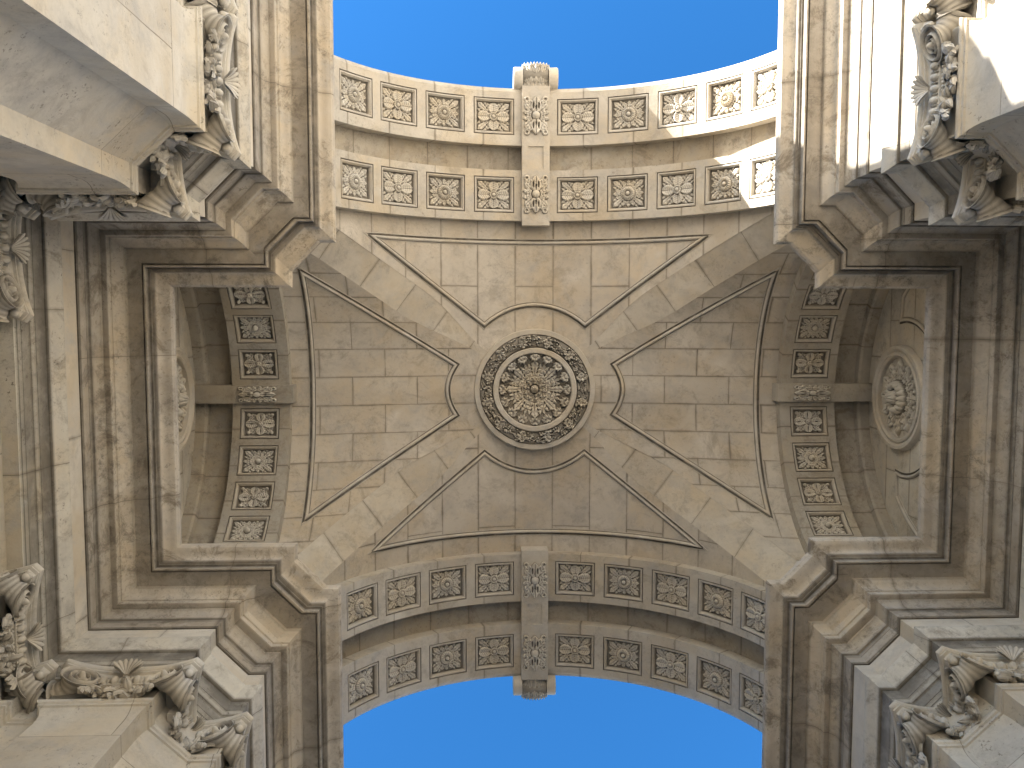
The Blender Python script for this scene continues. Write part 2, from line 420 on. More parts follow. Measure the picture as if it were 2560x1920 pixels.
for i, sy in enumerate((-1, 1)):
    a0 = math.atan2(1.03, .805); r0 = 1.31
    arc = [(math.cos(a) * r0, math.sin(a) * r0) for a in np.linspace(a0, PI - a0, 15)]
    arc = [(x, y + .045 * (1 - (x / .82) ** 2)) for x, y in arc]
    out = [(x, 2.335) for x in np.linspace(-2.455, 2.455, 40)]
    poly = [(x, sy * y) for x, y in out + arc]
    if sy < 0: poly = poly[::-1]
    panel(poly, "panel_moulding", webs[i], fa)
for i, sx in enumerate((-1, 1)):
    ys = np.linspace(-.397, .397, 11); arc = [(1.40 - .135 * (y / .397) ** 2, y) for y in ys]
    out = [(3.43, y) for y in np.linspace(1.785, -1.785, 30)]
    poly = [(sx * x, y) for x, y in arc + out]
    if sx > 0: poly = poly[::-1]
    panel(poly[::-1], "panel_moulding", webs[2 + i], zb)

# ------------------------------------------------------------------ central rosette
def polar_relief(r0, r1, nr, nt, fn, zbase, drop=1.0, rim0=None, rim1=None, dish=None, name="relief", mat=None, gs=.05, gk=1.0):
    rr = np.linspace(r0, r1, nr); tt = np.linspace(0, 2 * PI, nt, endpoint=False)
    Rr, Tt = np.meshgrid(rr, tt, indexing='ij'); X = Rr * np.cos(Tt); Y = Rr * np.sin(Tt)
    H = fn(X, Y, Rr, Tt); Z = zbase - H * drop
    if dish is not None: Z = Z + dish(Rr)
    A = np.stack([X, Y, Z], -1); G = grime_shade_of(H, gs) * gk
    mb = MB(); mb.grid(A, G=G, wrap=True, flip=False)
    return autosmooth(mb.done(name, mat or M_carve), 60)
def ring(prof, nt, name, mat, grime_shade=0.0):
    tt = np.linspace(0, 2 * PI, nt, endpoint=False)
    A = [[(r * math.cos(t), r * math.sin(t), z) for t in tt] for r, z in prof]
    mb = MB(); mb.grid(A, wrap=True, G=np.full((len(prof), nt), grime_shade)); return autosmooth(mb.done(name, mat), 35)
rng = random.Random(4)
def wreath_fn(X, Y, Rr, Tt):
    H = np.zeros_like(X) + .028 + .016 * np.sqrt(np.clip(1 - ((Rr - .778) / .11) ** 2, 0, 1))
    H *= .35
    for k in range(64):   # twigs
        a = k / 64 * 2 * PI; r = .775 + rng.uniform(-.05, .05)
        H = leaf(H, X, Y, math.cos(a) * r, math.sin(a) * r, a + PI / 2 + rng.uniform(-.5, .5), .15, .010, .055, 0, 0)
    for k in range(150):
        a = k / 150 * 2 * PI + rng.uniform(-.03, .03); r = .775 + rng.uniform(-.085, .085)
        H = leaf(H, X, Y, math.cos(a) * r, math.sin(a) * r, a + PI / 2 + rng.uniform(-.9, .9), rng.uniform(.07, .12), rng.uniform(.022, .036), rng.uniform(.05, .075), 3, ser=.35)
    for k in range(12):
        a = (k + .5) / 12 * 2 * PI; 
        for q in range(5):
            b = a + PI / 2 + (q - 2) * .5
            H = leaf(H, X, Y, math.cos(a) * .775 - math.cos(a + PI / 2) * .05, math.sin(a) * .775 - math.sin(a + PI / 2) * .05, b, .14, .032, .085, 2)
    for k in range(150):
        a = rng.uniform(0, 2 * PI); r = .775 + rng.uniform(-.09, .09); q = rng.uniform(.011, .018)
        H = ball(H, X, Y, math.cos(a) * r, math.sin(a) * r, q, .04, .03)
    e = np.clip((.105 - np.abs(Rr - .778)) / .02, 0, 1)
    return H * e
def bowl_fn(X, Y, Rr, Tt):
    H = np.zeros_like(X)
    for k in range(8): H = leaf(H, X, Y, math.cos(PI / 8 + k * PI / 4) * .17, math.sin(PI / 8 + k * PI / 4) * .17, PI / 8 + k * PI / 4, .27, .045, .035, 5)
    for k in range(8): H = acanthus(H, X, Y, math.cos(k * PI / 4) * .13, math.sin(k * PI / 4) * .13, k * PI / 4, .345, .21, .072, 4)
    for k in range(16):   # rim leaves hooking inwards
        a = k * PI / 8
        for q in (-2, 2, -1, 1, 0):
            H = leaf(H, X, Y, math.cos(a) * .575, math.sin(a) * .575, a + PI + q * .40, .15 - .018 * abs(q), .034, .135 - .014 * abs(q), 2, rise=.55)
    for k in range(16):
        a = k * PI / 8 + PI / 16; H = drill(H, X, Y, math.cos(a) * .545, math.sin(a) * .545, 0, .02, .02, .05)
    for k in range(10):
        a = k * PI / 5 + .2; H = leaf(H, X, Y, math.cos(a) * .075, math.sin(a) * .075, a, .115, .030, .125, 2)
    r = Rr
    H = np.where(r < .082, -.03, H)
    H = np.where(r < .062, .15 * np.sqrt(np.clip(1 - (r / .066) ** 2, 0, 1)) * (.72 + .28 * np.abs(np.cos(4 * Tt))) + .02, H)
    return np.maximum(H, -.01)
ZR = 13.80
ros = obj("ceiling_rosette", ring([(.97, 14.0), (.965, ZR), (.958, ZR - .012), (.885, ZR - .012), (.885, ZR + .03)], 128, "ceiling_rosette", M_frame), arch, label="large round flower boss in the centre of the vault")
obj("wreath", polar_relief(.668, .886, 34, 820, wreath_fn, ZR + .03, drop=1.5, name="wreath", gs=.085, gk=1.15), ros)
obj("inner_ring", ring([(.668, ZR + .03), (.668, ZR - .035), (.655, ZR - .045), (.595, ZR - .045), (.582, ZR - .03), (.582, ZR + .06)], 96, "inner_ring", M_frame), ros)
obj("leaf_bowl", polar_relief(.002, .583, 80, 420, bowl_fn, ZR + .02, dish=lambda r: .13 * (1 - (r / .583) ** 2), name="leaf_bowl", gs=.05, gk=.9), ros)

# ------------------------------------------------------------------ coffered arch bands
CO_M = [s * (.2005 + .2405 * k) for k in range(6) for s in (-1, 1)]
CO_L = [s * (.193 + .2405 * k) for k in range(5) for s in (-1, 1)]
def band_mesh(Rr, zc, y0, y1, cy, hw, hh, cents, axis, mat, zlow, side0, side1, bev=False):
    """cylindrical soffit with holes for its coffers. axis 'Y' or 'X'"""
    ha = hw / Rr; br = set([-PI / 2, PI / 2])
    for c in cents:
        for q in np.linspace(-ha, ha, 7): br.add(round(c + q, 6))
    br = sorted(br); ths = []
    for a, b in zip(br[:-1], br[1:]):
        k = max(1, int(math.ceil((b - a) / .045 - 1e-6))); ths += [a + (b - a) * j / k for j in range(k)]
    ths.append(br[-1])
    ys = sorted([y0, cy - hh, cy + hh, y1]); mb = MB(); V = {}; F = []; VV = []; UU = []
    def pt(th, r, y):
        if axis == 'Y': return (r * math.sin(th), y, zc + r * math.cos(th))
        return (y, r * math.sin(th), zc + r * math.cos(th))
    def vid(i, j):
        if (i, j) not in V: V[(i, j)] = len(VV); VV.append(pt(ths[i], Rr, ys[j])); UU.append((ys[j], Rr * (ths[i] + .2405 * 20.0)))
        return V[(i, j)]
    for i in range(len(ths) - 1):
        mid = (ths[i] + ths[i + 1]) / 2; inc = any(abs(mid - c) < ha for c in cents)
        for j in range(3):
            if j == 1 and inc: continue
            F.append((vid(i, j), vid(i + 1, j), vid(i + 1, j + 1), vid(i, j + 1)))
    mb.add(VV, F, UU)
    def strip(pts):    # pts list of (r, y)
        A = [[pt(th, r, y) for th in ths] for r, y in pts]; U = [[(y + r, Rr * (th + .2405 * 20)) for th in ths] for r, y in pts]
        mb.grid(A, U=U)
    strip(side0); strip(side1)
    for sg in (-1, 1):
        th = sg * PI / 2
        mb.grid([[pt(th, Rr, y0), pt(th, Rr, y1)], [tuple(a if i < 2 else zlow for i, a in enumerate(pt(th, Rr, y0))), tuple(a if i < 2 else zlow for i, a in enumerate(pt(th, Rr, y1)))]], U=[[(y0, 0), (y1, 0)], [(y0, 1), (y1, 1)]])
    return autosmooth(mb.done("arch_band", mat), 30)
def coffer_meshes(kind, Rr, hw, hh, axis, fr=.082):
    """frame + sunk floor, and the flower"""
    def mp(u, wv, d):
        a = u / Rr; r = Rr + d
        return (r * math.sin(a), wv, r * math.cos(a)) if axis == 'Y' else (wv, r * math.sin(a), r * math.cos(a))
    pr = [(0, 0), (.002, .022), (.013, .022), (.015, .002), (.034, .0), (.040, .012), (.052, .022), (.056, .034), (.060, .07)]
    n = 6; mb = MB(); A = []
    for o, d in pr:
        a, b = hw - o, hh - o; row = []
        cs = [(-a, -b), (a, -b), (a, b), (-a, b)]
        for i in range(4):
            p, q = cs[i], cs[(i + 1) % 4]
            for j in range(n): row.append(mp(p[0] + (q[0] - p[0]) * j / n, p[1] + (q[1] - p[1]) * j / n, d))
        A.append(row)
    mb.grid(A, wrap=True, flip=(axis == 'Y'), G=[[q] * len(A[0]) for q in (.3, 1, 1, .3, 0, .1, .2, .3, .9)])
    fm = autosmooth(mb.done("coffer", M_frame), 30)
    a, b = hw - .060, hh - .060; nu, nv = 96, int(96 * b / a)
    u, v = np.meshgrid(np.linspace(-a, a, nu), np.linspace(-b, b, nv), indexing='ij')
    H = flower(kind, u, v, a * .985, b * .985)
    ed = np.minimum(np.minimum(u + a, a - u), np.minimum(v + b, b - v)); H = H * np.clip(ed / .006, 0, 1)
    D = .070 - H; ang = u / Rr; r = Rr + D
    if axis == 'Y': A = np.stack([r * np.sin(ang), v, r * np.cos(ang)], -1)
    else: A = np.stack([v, r * np.sin(ang), r * np.cos(ang)], -1)
    mb = MB(); mb.grid(A, G=grime_shade_of(H, .045), flip=(axis == 'Y')); 
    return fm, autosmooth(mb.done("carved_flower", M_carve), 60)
cofM = [coffer_meshes(k, R, .322, .278, 'Y') for k in (0, 1)]
# side-arch coffers: long side lies along X, so half sizes are (Y, X)
cofL = [coffer_meshes(k, RL, .232, .292, 'X') for k in (2, 3)]
for sy in (-1, 1):
    inner = obj("arch_band", band_mesh(R, ZC, sy * D3, sy * D2, sy * 3.062, .322, .278, CO_M, 'Y', M_band, 9.7,
                [(R + .3, sy * D3), (R, sy * D3)], [(R, sy * D2), (R + .22, sy * D2)]), arch)
    outer = obj("arch_band", band_mesh(R, ZC, sy * D1, sy * 4.645, sy * 4.262, .322, .278, CO_M, 'Y', M_band, 9.7,
                [(R + .22, sy * D1), (R, sy * D1)], [(R, sy * 4.645), (R + .03, sy * 4.70), (R + .16, sy * 4.70), (R + .17, sy * 4.67)]), arch)
    for bnd, cy in ((inner, 3.062), (outer, 4.262)):
        for q, th in enumerate(CO_M):
            kind = (q // 2) % 2
            fm, fl = cofM[kind]
            c = obj("coffer", fm, arch, (0, sy * cy, ZC), (0, th, 0))
            obj("carved_flower", fl, c)
    ths = np.linspace(-PI / 2, PI / 2, 90)
    A = [[((R + .2) * math.sin(t), sy * y, ZC + (R + .2) * math.cos(t)) for t in ths] for y in (D2 - .01, D1 + .01)]
    U = [[(y, R * (t + .24 * 10)) for t in ths] for y in (D2, D1)]
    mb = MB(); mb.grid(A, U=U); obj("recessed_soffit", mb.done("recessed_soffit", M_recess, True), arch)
for sx in (-1, 1):
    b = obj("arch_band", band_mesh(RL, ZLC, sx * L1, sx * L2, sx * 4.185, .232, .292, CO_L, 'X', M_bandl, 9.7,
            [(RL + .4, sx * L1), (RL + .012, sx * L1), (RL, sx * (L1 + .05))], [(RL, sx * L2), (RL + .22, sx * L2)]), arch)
    for q, th in enumerate(CO_L):
        if th > .95 and False: continue
        fm, fl = cofL[[1, 0, 1, 0, 1][q // 2]]
        c = obj("coffer", fm, arch, (sx * 4.185, 0, ZLC), (-th, 0, 0))
        obj("carved_flower", fl, c)
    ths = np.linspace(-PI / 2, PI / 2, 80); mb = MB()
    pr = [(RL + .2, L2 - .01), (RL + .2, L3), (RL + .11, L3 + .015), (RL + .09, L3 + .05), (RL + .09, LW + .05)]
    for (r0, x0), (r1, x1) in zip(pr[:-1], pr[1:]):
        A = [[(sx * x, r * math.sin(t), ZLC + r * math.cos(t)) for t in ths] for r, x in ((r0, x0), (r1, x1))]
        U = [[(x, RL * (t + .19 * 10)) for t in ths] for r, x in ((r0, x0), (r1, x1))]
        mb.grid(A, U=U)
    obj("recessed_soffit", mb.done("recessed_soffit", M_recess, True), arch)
    # lunette wall at the end of the side bay, with its own rosette and mouldings
    mb = MB(); V = [(sx * LW, y, z) for y, z in [(-RL2, 9.6), (RL2, 9.6)] + [((RL + .12) * math.sin(t), ZLC + (RL + .12) * math.cos(t)) for t in ths[::-1]]]
    mb.add(V, [tuple(range(len(V)))], [(v[1], v[2]) for v in V])
    lun = obj("lunette_wall", mb.done("lunette_wall", M_lun), arch)
    zc0 = 12.22
    def lros(X, Y, Rr, Tt):
        H = np.zeros_like(X)
        for k in range(12): H = acanthus(H, X, Y, math.cos(k * PI / 6) * .12, math.sin(k * PI / 6) * .12, k * PI / 6, .43, .20, .075, 3)
        r = Rr
        H = np.where(r < .25, np.maximum(H, .14 * np.sqrt(np.clip(1 - ((r - .18) / .075) ** 2, 0, 1)) * (.75 + .25 * np.abs(np.cos(8 * Tt)))), H)
        H = np.where(r < .11, .17 * np.sqrt(np.clip(1 - (r / .115) ** 2, 0, 1)) * (.85 + .15 * np.abs(np.cos(4 * Tt))) + .03, H)
        return H
    rot = (0, -sx * PI / 2 * -1, 0) if False else None
    lr = obj("wall_rosette", ring([(.77, .02), (.765, -.05), (.74, -.085), (.70, -.085), (.67, -.055), (.655, -.05), (.645, -.075), (.61, -.085), (.585, -.06), (.575, 0.03)], 72, "wall_rosette", M_frame), lun)
    lr.location = (sx * LW, 0, zc0); lr.rotation_euler = (0, sx * PI / 2, 0)
    obj("leaf_bowl", polar_relief(.002, .578, 60, 260, lros, .03, drop=1.35, name="leaf_bowl", gs=.08, gk=1.0), lr)
    for sy in (-1, 1):   # curved panel mouldings above / beside the rosette
        ro = RL - .32; a0, a1 = .80, 1.5
        o_ = [(sy * ro * math.sin(t), ZLC + ro * math.cos(t)) for t in np.linspace(a0, a1, 14)]
        i_ = [(sy * 1.12 * math.sin(t) , zc0 - .12 + 1.02 * math.cos(t)) for t in np.linspace(2.3, 1.42, 12)]
        i_ = [(y, z) for y, z in i_ if abs(y) < ro]
        poly = o_ + i_
        pts = [(sx * LW, y, z) for y, z in poly]
        if sx * sy < 0: pts = pts[::-1]
        mb = MB(); tube(mb, pts, [(-sx, 0, 0)] * len(pts), PRO, g=PROG); obj("panel_moulding", autosmooth(mb.done("panel_moulding", M_frame), 50), lun)

# ------------------------------------------------------------------ keystones with carved plaques
def plaque_mesh(hw, hh, n=90):
    u, v = np.meshgrid(np.linspace(-hw, hw, int(n * hw / hh)), np.linspace(-hh, hh, n), indexing='ij'); H = np.zeros_like(u)
    for sy in (-1, 1):
        for q in (-2, 2, -1, 1): H = leaf(H, u, v, 0, 0, sy * PI / 2 + q * .40, hh * (.95 - .06 * abs(q)), hw * .34, .05, 4)
        H = leaf(H, u, v, 0, sy * hh * .12, sy * PI / 2, hh * .84, hw * .42, .075, 0, rise=.2)
        for sx in (-1, 1):
            H = drill(H, u, v, sx * hw * .2, sy * hh * .5, PI / 2, hh * .16, hw * .07, .05)
            H = leaf(H, u, v, sx * hw * .25, sy * hh * .35, (0 if sx > 0 else PI) + sx * sy * .75, hw * .78, hw * .24, .05, 3)
            H = ball(H, u, v, sx * hw * .68, sy * hh * .84, hw * .24, .03, .012)
            H = drill(H, u, v, sx * hw * .70, sy * hh * .83, 0, hw * .10, hw * .10, .04)
            H = leaf(H, u, v, sx * hw * .12, sy * hh * .06, (0 if sx > 0 else PI) + sx * sy * .20, hw * .90, hw * .24, .055, 4)
        H = drill(H, u, v, 0, sy * hh * .40, PI / 2, hh * .10, hw * .06, .07)
    H = ball(H, u, v, 0, 0, hw * .30, .05, .05)
    keep = H > .004
    A = np.stack([u, v, -H + .004], -1); mb = MB(); n0, m0 = u.shape; F = []
    for i in range(n0 - 1):
        for j in range(m0 - 1):
            if keep[i, j] or keep[i + 1, j] or keep[i, j + 1] or keep[i + 1, j + 1]:
                F.append((i * m0 + j, i * m0 + j + 1, (i + 1) * m0 + j + 1, (i + 1) * m0 + j))
    mb.add(A.reshape(-1, 3), F, None, grime_shade_of(H, .05).ravel())
    return autosmooth(mb.done("carved_plaque", M_carve), 60)
plq = plaque_mesh(.205, .30)
plq_s = plaque_mesh(.185, .29)
KZ = ZC + R - .10
for sy in (-1, 1):
    mb = MB(); hw = .215; y0, y1 = 2.585, 4.72
    # body, with a sunk rectangular panel between the plaques
    py0, py1, pw = 3.46, 3.80, .118
    def q(a, b, c, d): mb.add([a, b, c, d], [(0, 1, 2, 3)], [(0.2, p[1]) for p in (a, b, c, d)])
    xs = [-hw, -pw, pw, hw]; ys = [y0, py0, py1, y1]
    for i in range(3):
        for j in range(3):
            z = KZ + (.022 if (i == 1 and j == 1) else 0)
            q((xs[i], sy * ys[j], z), (xs[i], sy * ys[j + 1], z), (xs[i + 1], sy * ys[j + 1], z), (xs[i + 1], sy * ys[j], z))
    for a, b in (((-pw, py0), (pw, py0)), ((pw, py0), (pw, py1)), ((pw, py1), (-pw, py1)), ((-pw, py1), (-pw, py0))):
        q((a[0], sy * a[1], KZ), (b[0], sy * b[1], KZ), (b[0], sy * b[1], KZ + .022), (a[0], sy * a[1], KZ + .022))
    for a, b in (((-hw, y0), (hw, y0)), ((hw, y0), (hw, y1)), ((hw, y1), (-hw, y1)), ((-hw, y1), (-hw, y0))):
        q((a[0], sy * a[1], KZ), (b[0], sy * b[1], KZ), (b[0], sy * b[1], KZ + .5), (a[0], sy * a[1], KZ + .5))
    key = obj("keystone", mb.done("keystone", M_frame), arch)
    for cy in (3.062, 4.262):
        obj("carved_plaque", plq, key, (0, sy * cy, KZ))
    # leafy console on the outer face: rolled scroll with rows of leaves
    mb = MB(); rr_ = random.Random(2)
    tt = np.linspace(0, 2 * PI, 28, endpoint=False)
    A = [[(x, sy * (4.90 + r * math.cos(t)), KZ + .16 + r * math.sin(t)) for t in tt] for x, r in ((-.21, .02), (-.21, .10), (-.19, .145), (0, .155), (.19, .145), (.21, .10), (.21, .02))]
    mb.grid(A, wrap=True, G=[[.7] * 28] * 7)
    for yb, zb_, L_, nL, wid, dz in ((4.70, KZ + .055, .12, 9, .21, .0), (4.76, KZ + .035, .19, 7, .20, .12), (4.90, KZ + .015, .17, 5, .17, .25), (5.00, KZ + .06, .11, 8, .15, .3)):
        for q in range(nL):
            x = wid * (-1 + 2 * q / (nL - 1)); f = x / wid
            for dq in (-.32, .32, 0):
                blob_leaf(mb, (x + dq * .05, sy * yb, zb_ + .05 * f * f + (.0 if dq == 0 else .008)), (f * .25 + dq, sy * 1, dz), (0, sy * .25, -1), L_ * (1 if dq == 0 else .82), .024 if dq == 0 else .018, th=.014, curl=.30)
    # side scrolls
    for sx in (-1, 1):
        A = []
        for r_, x_ in ((0.001, .33), (.05, .34), (.09, .325), (.11, .345), (.165, .345), (.175, .33), (.175, .2)):
            A.append([(sx * x_, sy * (4.86 + r_ * math.cos(t)), KZ + .16 + r_ * math.sin(t)) for t in np.linspace(0, 2 * PI, 24, endpoint=False)])
        mb.grid(A, wrap=True)
    obj("leaf_console", autosmooth(mb.done("leaf_console", M_carve), 50), key)
for sx in (-1, 1):
    kz = ZLC + RL - .09
    mb = MB(); x0, x1 = 3.675, LW + .02
    a, b = sorted((sx * x0, sx * x1)); mb.box((a, -.135, kz), (b, .135, kz + .5))
    key = obj("keystone", mb.done("keystone", M_bandl), arch)
    o = obj("carved_plaque", plq_s, key, (sx * 4.2, 0, kz), (0, 0, PI / 2)); o.scale = (.68, 1, 1)

# ------------------------------------------------------------------ entablature running round each side bay
def side_path(sx):
    h = [(8.2, -YF), (WE, -YF), (WE, -YE), (XD, -YE), (WB, -YC), (WB, -YB), (WA, -YB)]
    P = h + [(x, -y) for x, y in h[::-1]]
    P = [(sx * x, y) for x, y in P]
    return P[::-1] if sx < 0 else P
GR = []
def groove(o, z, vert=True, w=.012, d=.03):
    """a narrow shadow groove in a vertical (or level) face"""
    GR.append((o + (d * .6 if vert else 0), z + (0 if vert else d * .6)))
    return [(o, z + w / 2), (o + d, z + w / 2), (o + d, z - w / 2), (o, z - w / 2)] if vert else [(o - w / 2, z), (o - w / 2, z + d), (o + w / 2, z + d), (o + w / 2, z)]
PC = [(.9, 10.14), (.03, 10.10), (.0, 10.065), (.0, 10.0), (.008, 9.985), (.02, 9.965), (.045, 9.952), (.075, 9.947), (.105, 9.942), (.13, 9.930), (.148, 9.91), (.155, 9.885)] \
   + groove(.158, 9.872) + [(.160, 9.86), (.185, 9.858), (.186, 9.845)] + groove(.188, 9.838, w=.008, d=.02) + [(.205, 9.832), (.209, 9.75), (.228, 9.748)] + groove(.238, 9.75, False, .016, .03) \
   + [(.405, 9.756), (.41, 9.715), (.43, 9.70), (.46, 9.69), (.49, 9.665), (.507, 9.625), (.51, 9.60), (.524, 9.598), (.527, 9.53), (.54, 9.525)] \
   + [(.590, 9.528), (.592, 9.50), (.61, 9.485), (.632, 9.45), (.642, 9.40), (.644, 9.36)] + groove(.644, 9.35) + [(.655, 9.34), (.657, 9.30)] + groove(.658, 9.285, w=.01) + [(.652, 9.27), (.655, 9.16)] + groove(.66, 9.135) + [(.664, 9.12)]
PF = [(.680, 9.12), (.680, 8.665)]
PA = [(.69, 8.665), (.71, 8.66), (.71, 8.635), (.580, 8.635), (.580, 8.605), (.586, 8.575), (.600, 8.54), (.618, 8.505), (.632, 8.465), (.638, 8.44)] + groove(.640, 8.43, w=.01) + [(.650, 8.42), (.660, 8.42)] \
   + groove(.660, 8.235, w=.008) + [(.660, 8.225), (.670, 8.205), (.676, 8.18)] + groove(.680, 8.17, w=.012) + [(.688, 8.155)] + groove(.688, 8.035, w=.008) + [(.690, 8.02), (.698, 8.0)] + groove(.70, 7.985, w=.008) + [(.702, 7.93), (.95, 7.93)]
GR.append((.70, 8.65))
for sx in (-1, 1):
    P = side_path(sx)
    e = obj("entablature", None, arch)
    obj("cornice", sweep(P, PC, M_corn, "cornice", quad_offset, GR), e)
    obj("frieze", sweep(P, PF, M_frieze, "frieze", quad_offset), e)
    obj("architrave", sweep(P, PA, M_arch, "architrave", quad_offset, GR), e)

# ------------------------------------------------------------------ piers (shafts with their neck moulding)
def pier_path(sx):
    h = [(7.5, -5.6), (3.35, -5.6), (3.35, -4.86), (3.198, -4.86), (3.198, -3.92), (3.35, -3.92), (3.35, -3.62), (3.198, -3.62), (3.198, -2.694), (3.428, -2.694), (3.755, -2.39), (3.755, -2.18),
         (4.655, -2.18), (4.655, -2.33), (4.955, -2.33), (4.955, -2.18), (5.05, -2.18), (5.05, -1.28), (5.20, -1.28)]
    P = h + [(x, -y) for x, y in h[::-1]]
    P = [(sx * x, y) for x, y in P]
    return P[::-1] if sx < 0 else P
PS = [(.0, 7.93), (.0, 7.43), (-.012, 7.42), (-.034, 7.41), (-.042, 7.385), (-.034, 7.362), (-.018, 7.352), (-.018, 7.325), (0.0, 7.32), (.018, 7.29), (.036, 7.24), (.045, 7.16), (.045, -1.6)]
for sx in (-1, 1):
    obj("pier", sweep(pier_path(sx), PS, M_shaft, "pier"), arch)
    # framed doorway panel on the back wall of the bay
    mb = MB()
    pts = [(sx * 5.245, y, z) for y, z in ((-.95, -1.6), (-.95, 6.9), (.95, 6.9), (.95, -1.6))]
    fr = [(-.16, 0), (-.16, .05), (-.06, .08), (-.02, .05), (0, .05), (0, 0)]
    tube(mb, pts, [(-sx, 0, 0)] * 4, fr, closed=False)
    obj("panel_frame", mb.done("panel_frame", M_frame), arch)

# ------------------------------------------------------------------ composite capitals
def abacus_mesh():
    c0, mid = .635, .545; prof = [(-.050, 7.775), (-.050, 7.81), (-.040, 7.835), (-.014, 7.845), (-.014, 7.862), (-.002, 7.866), (.012, 7.885), (.014, 7.905), (.004, 7.925), (-.05, 7.928)]
    pl = []
    for q in range(4):
        a = q * PI / 2; ca, sa = math.cos(a), math.sin(a)
        pts = []
        e = .06
        for t in np.linspace(-1, 1, 17):
            y = t * (c0 - e); x = mid + (c0 - mid) * abs(t) ** 2.4
            pts.append((x, y))
        for x, y in pts: pl.append((x * ca - y * sa, x * sa + y * ca))
    pl = np.array(pl); L = np.linalg.norm(pl, axis=1)
    A = []
    for o, z in prof: A.append([(p[0] * (1 + o / l), p[1] * (1 + o / l), z) for p, l in zip(pl, L)])
    mb = MB(); mb.grid(A, wrap=True)
    n = len(pl); mb.add([(p[0] * (1 - .050 / l), p[1] * (1 - .050 / l), 7.775) for p, l in zip(pl, L)], [tuple(range(n))[::-1]])
    return autosmooth(mb.done("abacus", M_cap), 40)
def volute_mesh():
    """two spiral discs set back to back at a corner (corner on +x,+y diagonal) with the scroll between them"""
    mb = MB(); rd = .155; zc_ = 7.672
    fr = []
    for side in (0, 1):
        # disc plane: normal halfway between face normal and its own diagonal
        # face 0 looks along +x, face 1 looks along +y
        base = 0 if side == 0 else PI / 2; tilt = -.34 if side == 0 else .34
        na = base + tilt; n = np.array((math.cos(na), math.sin(na), 0.0))
        tdir = np.array((-math.sin(na), math.cos(na), 0.0)) if side == 0 else np.array((math.sin(na), -math.cos(na), 0.0))
        cen = np.array((.555, .37, zc_)) if side == 0 else np.array((.37, .555, zc_))
        rr = np.linspace(.0, 1, 26); tt = np.linspace(0, 2 * PI, 56, endpoint=False)
        A = []; G = []
        for r in rr:
            row = []; g = []
            for t in tt:
                ph = (math.log(max(r, .1)) / -.62 - t / (2 * PI)) % 1.0
                d = min(ph, 1 - ph); hgt = .044 * math.exp(-(d / .17) ** 2) - .022
                if r < .17: hgt = .05 * math.sqrt(max(0, 1 - (r / .18) ** 2)) + .004
                if r > .93: hgt = .012
                elif d > .22 and r > .2: hgt += .010 * max(0, math.sin(t * 9 + ph * 7)) 
                p = cen + tdir * (r * rd * 1.12 * math.cos(t)) + np.array((0, 0, 1)) * (r * rd * math.sin(t)) + n * (hgt + .016)
                row.append(p); g.append(.85 * max(0, min(1, (.004 - hgt) / .018)))
            A.append(row); G.append(g)
        mb.grid(np.array(A), wrap=True, G=G, flip=(side == 1))
        fr.append(np.array(A[-1]))
    # scroll body between the two rims, with channels
    a, b = fr[0], fr[1]; A = []; K = 10; G = []
    mid = (a + b) / 2; cc = np.array((.30, .30, zc_))
    for k in range(K + 1):
        s = k / K; p = a * (1 - s) + b * s
        pinch = 1 - .36 * math.sin(PI * s) + .045 * math.cos(s * PI * 6)
        cen = p.mean(axis=0)
        A.append(cen + (p - cen) * pinch); G.append([.6 * (k % 2)] * len(p))
    mb.grid(np.array(A), wrap=True, flip=True, G=G)
    # stalk linking the volute to the echinus, and the ball under the abacus horn
    for cx, cy, r in ((.555, .555, .036),):
        V = []
        A = [[(cx + r * math.sin(u) * math.cos(v), cy + r * math.sin(u) * math.sin(v), 7.745 + r * math.cos(u)) for v in np.linspace(0, 2 * PI, 14, endpoint=False)] for u in np.linspace(.02, PI - .02, 9)]
        mb.grid(A, wrap=True)
        # tapered horn block
        A = [[(cx + d * math.cos(v), cy + d * math.sin(v), z) for v in np.linspace(0, 2 * PI, 8, endpoint=False)] for d, z in ((.025, 7.74), (.05, 7.79))]
        mb.grid(A, wrap=True)
    return autosmooth(mb.done("volute", M_cap), 50)
def shell_mesh():
    """scallop leaf at the middle of the +x face of the abacus"""
    mb = MB(); nR = 9; A = []; G = []
    for i in range(9):
        u = i / 8; row = []; g = []
        for j in range(43):
            a = -1.25 + 2.5 * j / 42; lob = abs(math.cos(a / 2.5 * PI * 7 + PI / 2 * 0))
            r = .015 + .135 * u * (.80 + .20 * lob) 
            out = .03 + .07 * u ** 1.5 + .022 * lob * u + .02 * math.sin(3 * u)
            row.append((.53 + out, r * math.sin(a) * 1.0, 7.73 + r * math.cos(a) * .95 + .0)); g.append(.7 * (1 - lob) ** 2)
        A.append(row); G.append(g)
    A = np.array(A); mb.grid(A, G=G, flip=True); mb.grid(A + np.array((-.025, 0, 0)), G=G)
    return autosmooth(mb.done("shell", M_cap), 60)
